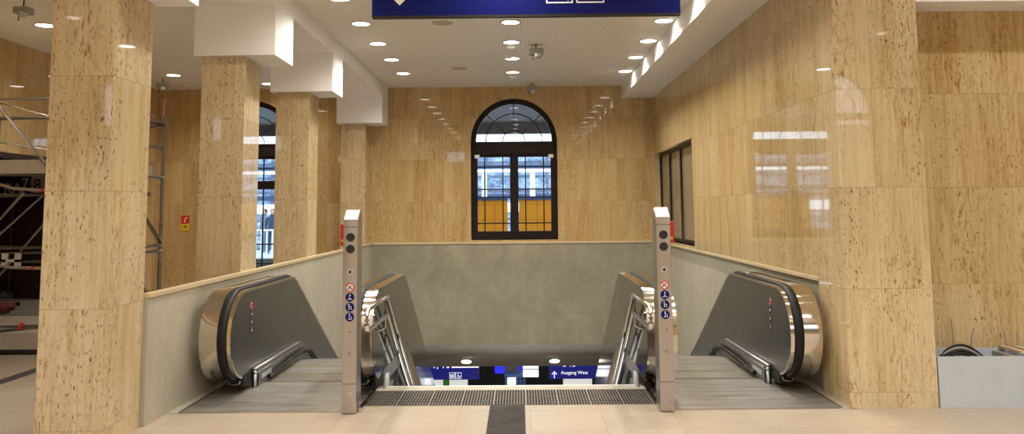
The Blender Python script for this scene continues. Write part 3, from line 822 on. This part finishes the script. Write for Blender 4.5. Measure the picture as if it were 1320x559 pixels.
obj('arrow', arrow_down(-.94, 3.440, .26), 'white', t)
pic_box(t, .345, 3.445, .235, 7.0, 'lift', 'white'); pic_box(t, .610, 3.445, .245, 7.0, 'chair', 'white')

# ============================================================ CEILING FIXTURES
def downlight(x_, y_, z_, lab, grp, W=SPOT_W, lc=LAMP_COL):
    t = thing('downlight', (x_, y_, z_), lab, 'ceiling light', grp)
    b = bmesh.new()
    n = 28; R0, R1 = .118, .135
    vs = [[b.verts.new((x_+r*math.cos(2*PI*k/n), y_+r*math.sin(2*PI*k/n), zz)) for k in range(n)] for r, zz in ((R1, z_), (R1, z_-.008), (R0, z_-.008), (R0, z_))]
    for i in range(3):
        for k in range(n): b.faces.new((vs[i][k], vs[i][(k+1) % n], vs[i+1][(k+1) % n], vs[i+1][k]))
    obj('trim_ring', b, 'greydev', t)
    obj('lens', cyl(bmesh.new(), (x_, y_, z_), (x_, y_, z_-.004), R0, n=n), 'lamp', t)
    l = bpy.data.lights.new('downlight_lamp', 'SPOT'); l.energy = W; l.spot_size = math.radians(150); l.spot_blend = .9
    l.color = lc; l.shadow_soft_size = .09
    lo = bpy.data.objects.new('downlight_lamp', l); COL.objects.link(lo); lo.parent = t; lo.location = (0, 0, -.03)
ORD = {10.6: 'nearest visible', 11.9: 'second', 13.2: 'third', 14.55: 'farthest'}
for x_, row in ((-1.98, 'left row'), (0.0, 'middle row'), (2.03, 'right row beside the white bulkhead')):
    for y_ in (14.55, 13.2, 11.9, 10.6, 9.3, 8.0, 6.65, 5.3, 4.3):
        if y_ in ORD: lab = 'round ceiling downlight, %s of the %s' % (ORD[y_], row)
        else: lab = 'round ceiling downlight above the frame in the %s' % row
        downlight(x_, y_, CE, lab, 'downlights over the stairwell', SPOT_W*(.3 if y_ < 6 else .65 if y_ < 8.5 else 1.05))
for x_, y_, lab in ((-6.13, 10.5, 'round downlight left of the nearest column, upper left corner'), (-6.13, 14.5, 'round downlight between the first and second column'),
                    (-4.75, 15.6, 'round downlight just above the left arched window'), (-4.75, 12.6, 'round downlight in the left hall hidden by the second column'),
                    (-6.13, 6.5, 'round downlight of the left hall above the frame'), (-4.75, 9.6, 'round downlight in the left hall behind the nearest column')):
    downlight(x_, y_, CE, lab, 'downlights in the left hall', SPOT_W*(.5 if y_ < 10 else .9))
for x_ in (-8, -4.6, -1.6, 1.8, 5.0, 7.6):
    for y_ in (2.2, -.6, -2.8):  # rearmost row added to brighten the surfaces facing the camera
        downlight(x_, y_, 5.2, 'unseen round downlight in the high hall ceiling behind the viewer', 'downlights behind the viewer', 270, (.95, .97, 1.0))
for x_ in (4.6, 6.6): downlight(x_, 5.2, 5.2, 'round downlight in the high ceiling before the right recess', 'downlights behind the viewer', 190, (.95, .97, 1.0))

def detector(x_, y_, drop, lab, s=1.0):
    t = thing('ceiling_projector', (x_, y_, CE), lab, 'ceiling device', 'grey suspended ceiling devices')
    z = CE-drop
    obj('rod', cyl(bmesh.new(), (x_, y_, z), (x_, y_, CE), .008, n=8), 'black', t)
    obj('housing', boxes((x_-.11*s, x_+.11*s, y_-.07, y_+.07, z-.10*s, z)), 'greydev', t, bevel=.012)
    obj('lamp_head', cyl(bmesh.new(), (x_+.03*s, y_-.04, z-.10*s), (x_+.03*s, y_-.05, z-.145*s), .06*s, .05*s, n=16), 'alu', t)
    obj('antenna', cyl(bmesh.new(), (x_-.05*s, y_-.02, z-.20*s), (x_-.05*s, y_-.02, z-.10*s), .006, n=6), 'black', t)
detector(.37, 12.1, .06, 'grey box device hanging from the ceiling right of the middle lights')
detector(.36, 15.9, .06, 'grey box device hanging just above the arched window', .9)
detector(-5.56, 9.1, .12, 'grey box device hanging in the top left corner', .8)
detector(-6.5, 14.9, .08, 'grey box device hanging between first and second column', .9)
for x_, y_, lab in ((-.9, 10.6, 'flat round ceiling speaker nearer the blue sign'), (-.93, 14.1, 'flat round ceiling speaker nearer the arched window'), (-5.3, 11.2, 'flat round ceiling speaker in the left hall')):
    tag(obj('ceiling_speaker', cyl(bmesh.new(), (x_, y_, CE), (x_, y_, CE-.006), .14, n=28), plain('speaker_grille_beige', (.48, .43, .36), .6)), lab, 'speaker', 'flat ceiling speakers')
for x_, y_, lab in ((-.01, 12.15, 'small white exit lamp box behind the second middle downlight'), (0.0, 14.95, 'small white exit lamp box behind the farthest middle downlight'), (-.07, 12.95, 'small white detector before the third middle downlight')):
    tag(obj('emergency_lamp', boxes((x_-.06, x_+.06, y_-.04, y_+.04, CE-.05, CE)), 'white', bevel=.006), lab, 'lamp', 'small white ceiling boxes')

# ============================================================ FIRE SIGN ON THE REAR WALL
t = thing('fire_sign', (-6.57, YB, 1.3), 'small red and yellow extinguisher sign on the rear left wall', 'sign')
obj('red_plate', bx(-6.65, -6.49, YB-.012, YB, 1.43, 1.59), 'red', t)
obj('yellow_plate', bx(-6.645, -6.495, YB-.012, YB, 1.29, 1.425), 'yellow', t)
b = bmesh.new(); tube(b, [(-6.57, YB-.013, 1.46), (-6.57, YB-.013, 1.53)], .016, 6); tube(b, [(-6.57, YB-.013, 1.54), (-6.54, YB-.013, 1.56), (-6.53, YB-.013, 1.52)], .007, 5)
obj('symbol', b, 'white', t)
b = bmesh.new(); box(b, -6.62, -6.52, YB-.014, YB-.012, 1.345, 1.36); box(b, -6.58, -6.55, YB-.014, YB-.012, 1.365, 1.39); obj('arrow_symbol', b, 'black', t)

# ============================================================ SCAFFOLD
XR, XL, YN, YF = -4.88, -7.0, 9.5, 11.0
t = thing('scaffold_tower', (-5.9, 10.2, 0), 'galvanised tube scaffold tower with a board deck behind the nearest column', 'scaffold')
for x_, y_ in ((XR, YN), (XR+.15, YF), (XL, YN), (XL, YF)):
    b = bmesh.new(); tube(b, [(x_, y_, .09), (x_, y_, 2.96)], .033, 10)
    for z in (.5, 1.0, 1.5, 2.0, 2.5): cyl(b, (x_, y_, z-.005), (x_, y_, z+.005), .055, n=12)
    obj('standard', b, 'galv', t, smooth=True)
    obj('foot', join(cyl(bmesh.new(), (x_, y_, .0), (x_, y_, .012), .08, n=16), cyl(bmesh.new(), (x_, y_, .012), (x_, y_, .1), .018, n=10)), 'galv', t)
bm = bmesh.new(); cyl(bm, (XR+.15, YF, 2.96), (XR+.15, YF, 3.2), .024, n=10); obj('standard_tip', bm, plain('faded_red_paint', (.30, .12, .09), .6), t)
def led(p, q, r=.028, mat='galv', name='ledger'):
    b = bmesh.new(); tube(b, [p, q] if len(p) == 3 else p, r, 8); return obj(name, b, mat, t, smooth=True)
XF = XR+.15
for z in (2.85, 2.52, 2.12, 1.22, 1.14): led((XR, YN, z), (XF, YF, z))
led((XR, YN, 2.55), (XF, YF, 2.83), name='diagonal_brace')
led((XR+.02, YN+.6, 2.1), (XF, YF, 1.25), name='diagonal_brace'); led((XR+.02, YN+.55, 1.15), (XF, YF, .4), name='diagonal_brace')
for z in (3.0, 2.10, 1.20, 1.10, .36): led((XL, YN, z), (XR, YN, z), .026 if z != .36 else .04)
for z in (2.95, 1.9, 1.2, .5): led((XL, YF, z), (XR, YF, z))
led((-6.4, YN+.02, 3.06), (-5.2, YN+.02, 2.72), .02, name='diagonal_brace')
led((-6.35, YN-.05, 3.3), (-5.1, YN-.05, 1.85), .034, name='diagonal_brace')
led((-6.4, YN+.04, 2.55), (-5.1, YN+.04, 2.34), .024, name='diagonal_brace')
led((-5.0, YN+.05, 2.1), (-6.5, YN+.05, .0+.3), .03, name='diagonal_brace')
led((-5.75, YN+.08, 1.9), (-6.6, YN+.08, .9), .024, name='diagonal_brace')
led((XL, YF, 1.3), (-5.2, YF, 2.95), .02, name='diagonal_brace')
led([(-6.6, YN-.1, 2.12), (-5.95, YN-.1, 2.0), (-5.75, YN-.1, 1.94), (-5.45, YN-.1, 1.92), (-5.05, YN-.1, 1.92)], None, .02, name='guard_rail')
led([(-6.6, YN-.1, 1.16), (-5.95, YN-.1, 1.08), (-5.75, YN-.1, 1.04), (-5.45, YN-.1, 1.03), (-5.05, YN-.1, 1.03)], None, .02, name='guard_rail')
obj('deck', bx(XL+.05, XR-.03, YN+.02, YF-.02, 2.17, 2.20), 'wood', t)
obj('deck_end', bx(XR+.0, XR+.03, YN+.1, YF-.05, 2.14, 2.28), 'alu', t)
obj('toe_board', bx(XL+.05, XR-.03, YN-.03, YN, 2.12, 2.28), 'alu', t)
obj('rail_coupling', boxes((-5.85, -5.80, YN-.11, YN-.06, 1.05, 1.2), (-5.70, -5.65, YN-.11, YN-.06, 1.05, 1.2), (-5.85, -5.65, YN-.11, YN-.06, 1.1, 1.13)), 'alu', t)
for z, x_ in ((1.92, -5.43), (1.03, -5.5), (.36, -5.66)):
    obj('red_end_cap', cyl(bmesh.new(), (x_, YN-.1 if z > .5 else YN, z), (x_+.035, YN-.1 if z > .5 else YN, z), .0215 if z > .5 else .042, n=10), 'red', t)

# dark unlit shop behind the opening in the left wall
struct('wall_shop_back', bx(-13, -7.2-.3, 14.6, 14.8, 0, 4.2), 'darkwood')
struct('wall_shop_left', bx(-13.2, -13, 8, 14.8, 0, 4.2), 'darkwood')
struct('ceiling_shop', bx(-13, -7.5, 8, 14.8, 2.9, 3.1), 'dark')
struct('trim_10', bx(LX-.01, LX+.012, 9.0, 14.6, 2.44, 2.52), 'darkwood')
t = thing('shop_sign', (-8.8, 14.5, 1.95), 'dark shop sign with pale letters RA behind the scaffold', 'sign')
obj('board', bx(-9.9, -8.15, 14.52, 14.6, 1.95, 2.55), 'dark', t)
obj('lettering', text_bm('RA', .26, (-9.12, 14.515, 2.02)), plain('dim_letters', (.42, .40, .36), .5), t)
obj('number_panel', bx(-8.62, -8.36, 14.50, 14.52, 2.02, 2.33), plain('pale_panel', (.34, .33, .29), .5), t)
obj('number_lettering', text_bm('8', .28, (-8.57, 14.495, 2.07)), 'dark', t)
obj('slanted_mark', text_bm('7', .28, (-8.80, 14.50, 2.09)), plain('dim_letters_two', (.42, .40, .36), .5), t)
tag(obj('shop_door_panel', boxes(*[(-12.5+.9*k, -11.65+.9*k, 14.55, 14.595, .002, 1.9) for k in range(5)]), 'darkwood', bevel=.02), 'dark brown wooden panelling at the back of the unlit shop', 'panelling')
# clutter on the floor of the shop
def lump(name, c, size, mat, lab, cat, seed):
    rnd = random.Random(seed); b = bmesh.new(); bmesh.ops.create_icosphere(b, subdivisions=3, radius=1)
    for v in b.verts:
        n = 1+.14*math.sin(5*v.co.x+seed)+.12*math.sin(7*v.co.y+2*seed)+rnd.uniform(-.03, .03)
        v.co = Vector((v.co.x*size[0]*n, v.co.y*size[1]*n, max(-.6, v.co.z)*size[2]*n)) 
    zmin = min(v.co.z for v in b.verts)
    for v in b.verts: v.co += Vector((c[0], c[1], c[2]-zmin))
    return tag(obj(name, b, mat, smooth=True), lab, cat)
MT['dred'] = plain('dark_red_cloth', (.10, .008, .010), .7)
lump('tool_bag', (-8.75, 13.6, 0), (.42, .22, .16), 'dred', 'slumped dark red bag on the floor behind the scaffold', 'bag', 3)
lump('black_sack', (-9.0, 14.1, 0), (.35, .25, .22), 'black', 'black sack lying behind the dark red bag', 'sack', 5)
tag(obj('timber_stack', boxes((-8.2, -7.6, 13.4, 13.7, 0, .08), (-8.15, -7.65, 13.45, 13.65, .08, .14), (-8.1, -7.7, 13.5, 13.6, .14, .22)), 'greydev'), 'low stack of grey boards beside the dark red bag', 'boards')
b = bmesh.new(); tube(b, [(-7.4, 11.4, .03), (-5.2, 13.4, .03)], .03, 8); tag(obj('scaffold_tube', b, 'grate_grey', smooth=True), 'loose dark scaffold tube lying on the floor behind the tower', 'tube')
tag(obj('floor_board', bx(-7.1, -4.9, 9.75, 9.95, 0, .03), 'black'), 'dark board lying on the floor under the scaffold', 'board')

# ============================================================ GREY BOX IN THE RIGHT RECESS
t = thing('cable_trough', (4.7, 7.08, 0), 'light grey open cable box along the wall right of the pilaster', 'box')
X0, X1, Y0, Y1, ZT = 3.535, 5.6, 6.905, 7.268, .41
obj('front_panel', bx(X0, X1, Y0, Y0+.018, 0, ZT), 'greybox', t)
obj('back_panel', bx(X0, X1, Y1-.018, Y1, 0, ZT+.01), 'greybox', t)
obj('end_panel', boxes((X0, X0+.018, Y0+.018, Y1-.018, 0, ZT), (X1-.018, X1, Y0+.018, Y1-.018, 0, ZT)), 'greybox', t)
obj('base', bx(X0+.018, X1-.018, Y0+.018, Y1-.018, .15, .17), 'grate_grey', t)
obj('divider', bx(4.18, 4.23, Y0+.02, Y1-.02, .30, ZT-.01), 'greydev', t)
hose_lab = ('outermost black cable hose looping out of the left end of the grey box', 'second black cable hose looping in the left end of the grey box', 'third grey black cable hose looping in the grey box', 'innermost black cable hose arching in the grey box')
for k in range(4):
    y_ = Y0+.07+.06*k; b = bmesh.new()
    r = .15+.0*k
    pts = [(3.58+.035*k+ (.42)*q, y_, .30+ (.125+.012*k)*math.sin(PI*min(1, .15+q*.85))) for q in [i/12 for i in range(13)]]
    tube(b, pts, .013, 8); tag(obj('cable_hose', b, 'black' if k != 2 else 'greydev', smooth=True), hose_lab[k], 'cable', 'cable hoses in the grey box')
for x_, h, ln, lab in ((3.83, .68, .01, 'tallest thin wire standing up at the left of the grey box'), (3.98, .60, -.035, 'second thin bent wire standing up from the grey box'), (4.28, .57, .01, 'third thin wire standing up behind the wooden slats'), (4.38, .57, .0, 'rightmost thin wire standing up behind the wooden slats')):
    b = bmesh.new(); yy = Y1-.06
    tube(b, [(x_+.03, yy-.04, .3), (x_+.03, yy-.02, .38), (x_, yy, .45), (x_-ln*.3, yy, (h+.45)/2), (x_-ln, yy, h)], .0055, 6)
    tag(obj('wire', b, 'greydev', smooth=True), lab, 'wire', 'wires standing in the grey box')
for k, lab in enumerate(('left pale wooden slat lying across the grey box', 'second pale wooden slat lying across the grey box')):
    b = bx(4.24+.10*k, 4.30+.10*k, Y0+.01, Y1-.01, ZT+.012+.0*k, ZT+.035)
    tag(obj('wooden_slat', b, 'wood', bevel=.004), lab, 'slat', 'wooden slats on the grey box')
b = bmesh.new(); cyl(b, (4.54, 7.1, ZT+.012), (4.54, 7.1, ZT+.04), .09, n=20)
tag(obj('plastic_lid', b, 'white', smooth=True), 'round white plastic lid lying on the grey box', 'lid')

# ============================================================ OUTSIDE THE REAR WINDOWS
struct('ceiling_canopy', bx(-30, 30, YB+.5, 22, 3.95, 4.2), plain('canopy_dark', (.05, .045, .04), .5))
struct('trim_11', bx(-30, 30, 21.8, 22.0, 3.68, 3.95), plain('canopy_edge', (.09, .085, .08), .5))
t = thing('station_shed', (0, 30, 0), 'blue grey glazed station shed beyond the rear windows', 'building')
obj('shed_wall', bx(-40, 40, 36, 36.4, 0, 3.98), 'facade', t)
obj('beam', boxes((-40, 40, 35.8, 36, 3.45, 3.62), (-40, 40, 35.85, 36, 2.15, 2.32)), 'slate', t)
obj('light_band', boxes((-40, 40, 35.88, 35.99, 3.3, 3.42), (-40, 40, 35.88, 35.99, 1.55, 1.95)), 'screen', t)
for k in range(5):
    obj('mast', bx(-2.05+k*1.0-.09+(.6 if k > 1 else 0), -2.05+k*1.0+.09+(.6 if k > 1 else 0), 27.0, 27.2, 0, 2.9), 'white', t)
t = thing('hoarding', (0, 24, 0), 'orange panelled hoarding seen through the lower panes of the rear window', 'hoarding')
obj('panel', bx(-3.0, -.24, 24, 24.1, 0, 1.92), 'orange', t)
obj('panel', bx(.09, 3.4, 24, 24.1, 0, 1.92), 'orange', t)
obj('top_rail', boxes((-3.0, -.24, 23.97, 24.13, 1.92, 2.0), (.09, 3.4, 23.97, 24.13, 1.92, 2.0)), 'slate', t)
t = thing('platform_railing', (-9.5, 29.5, 0), 'white platform railing seen through the left arched window', 'railing')
obj('top_rail', bx(-13, -6.0, 29.5, 29.56, .96, 1.02), 'white', t)
for k in range(34):
    x_ = -12.8+k*.2; obj('bar', bx(x_-.025, x_+.025, 29.5, 29.54, -.02, .97), 'white', t)
struct('trim_12', boxes((-30, -3, 24.5, 25.0, -.02, .25),), 'stripe')
struct('trim_13', boxes((-30, -3, 17.2, 17.9, -.02, .0),), 'white')

def person(loc, lab, cloth, seed, face=0.0, step=.12):
    t = thing('person', loc, lab, 'person', None)
    x0, y0, z0 = loc
    def P(a, b_, c): 
        ca, sa = math.cos(face), math.sin(face); return Vector((x0+a*ca-b_*sa, y0+a*sa+b_*ca, z0+c))
    J = [(0, 0, .95), (0, .01, 1.2), (0, 0, 1.42), (0, 0, 1.52), (0, -.01, 1.62), (0, -.01, 1.72),
         (.1, 0, .9), (.11, -step, .5), (.11, -step*.8, .09), (.11, -step*.8-.16, .04),
         (-.1, 0, .9), (-.11, step*.6, .5), (-.11, step*1.4, .09), (-.11, step*1.4-.16, .04),
         (.19, 0, 1.40), (.24, .03, 1.13), (.22, -.10, .92), (.22, -.13, .83),
         (-.19, 0, 1.40), (-.24, .03, 1.13), (-.22, -.08, .90), (-.22, -.11, .81)]
    Ed = [(0, 1), (1, 2), (2, 3), (3, 4), (4, 5), (0, 6), (6, 7), (7, 8), (8, 9), (0, 10), (10, 11), (11, 12), (12, 13), (2, 14), (14, 15), (15, 16), (16, 17), (2, 18), (18, 19), (19, 20), (20, 21)]
    Rr = [.15, .13, .13, .055, .095, .075, .10, .065, .045, .04, .10, .065, .045, .04, .07, .045, .035, .035, .07, .045, .035, .035]
    me = bpy.data.meshes.new('body'); me.from_pydata([P(*j)-Vector(loc) for j in J], Ed, [])
    o = bpy.data.objects.new('body', me); COL.objects.link(o); o.parent = t
    md = o.modifiers.new('skin', 'SKIN')
    for i, v in enumerate(me.skin_vertices[0].data): v.radius = (Rr[i], Rr[i]*.8 if i in (0, 1, 2) else Rr[i]); v.use_root = (i == 0)
    s = o.modifiers.new('sub', 'SUBSURF'); s.levels = 1; s.render_levels = 2
    me.materials.append(MT[cloth])
    b = bmesh.new(); bmesh.ops.create_uvsphere(b, u_segments=16, v_segments=10, radius=.098)
    for v in b.verts: v.co = Vector((v.co.x*.85, v.co.y, v.co.z*1.15))+P(0, -.025, 1.655)
    obj('face', b, 'skin', t, smooth=True)
    b = bmesh.new(); bmesh.ops.create_uvsphere(b, u_segments=16, v_segments=10, radius=.108)
    for v in b.verts: v.co = Vector((v.co.x*.9, v.co.y, v.co.z*1.05))+P(0, .015, 1.685)
    obj('hair', b, 'hair', t, smooth=True)
person((-9.75, 32.6, -.02), 'person in dark blue clothes behind the white railing, seen through left window', 'cloth_blue', 1, .4)
person((-10.3, 33.4, -.02), 'person in grey clothes just left of the one in dark blue', 'cloth_grey', 2, -.6)
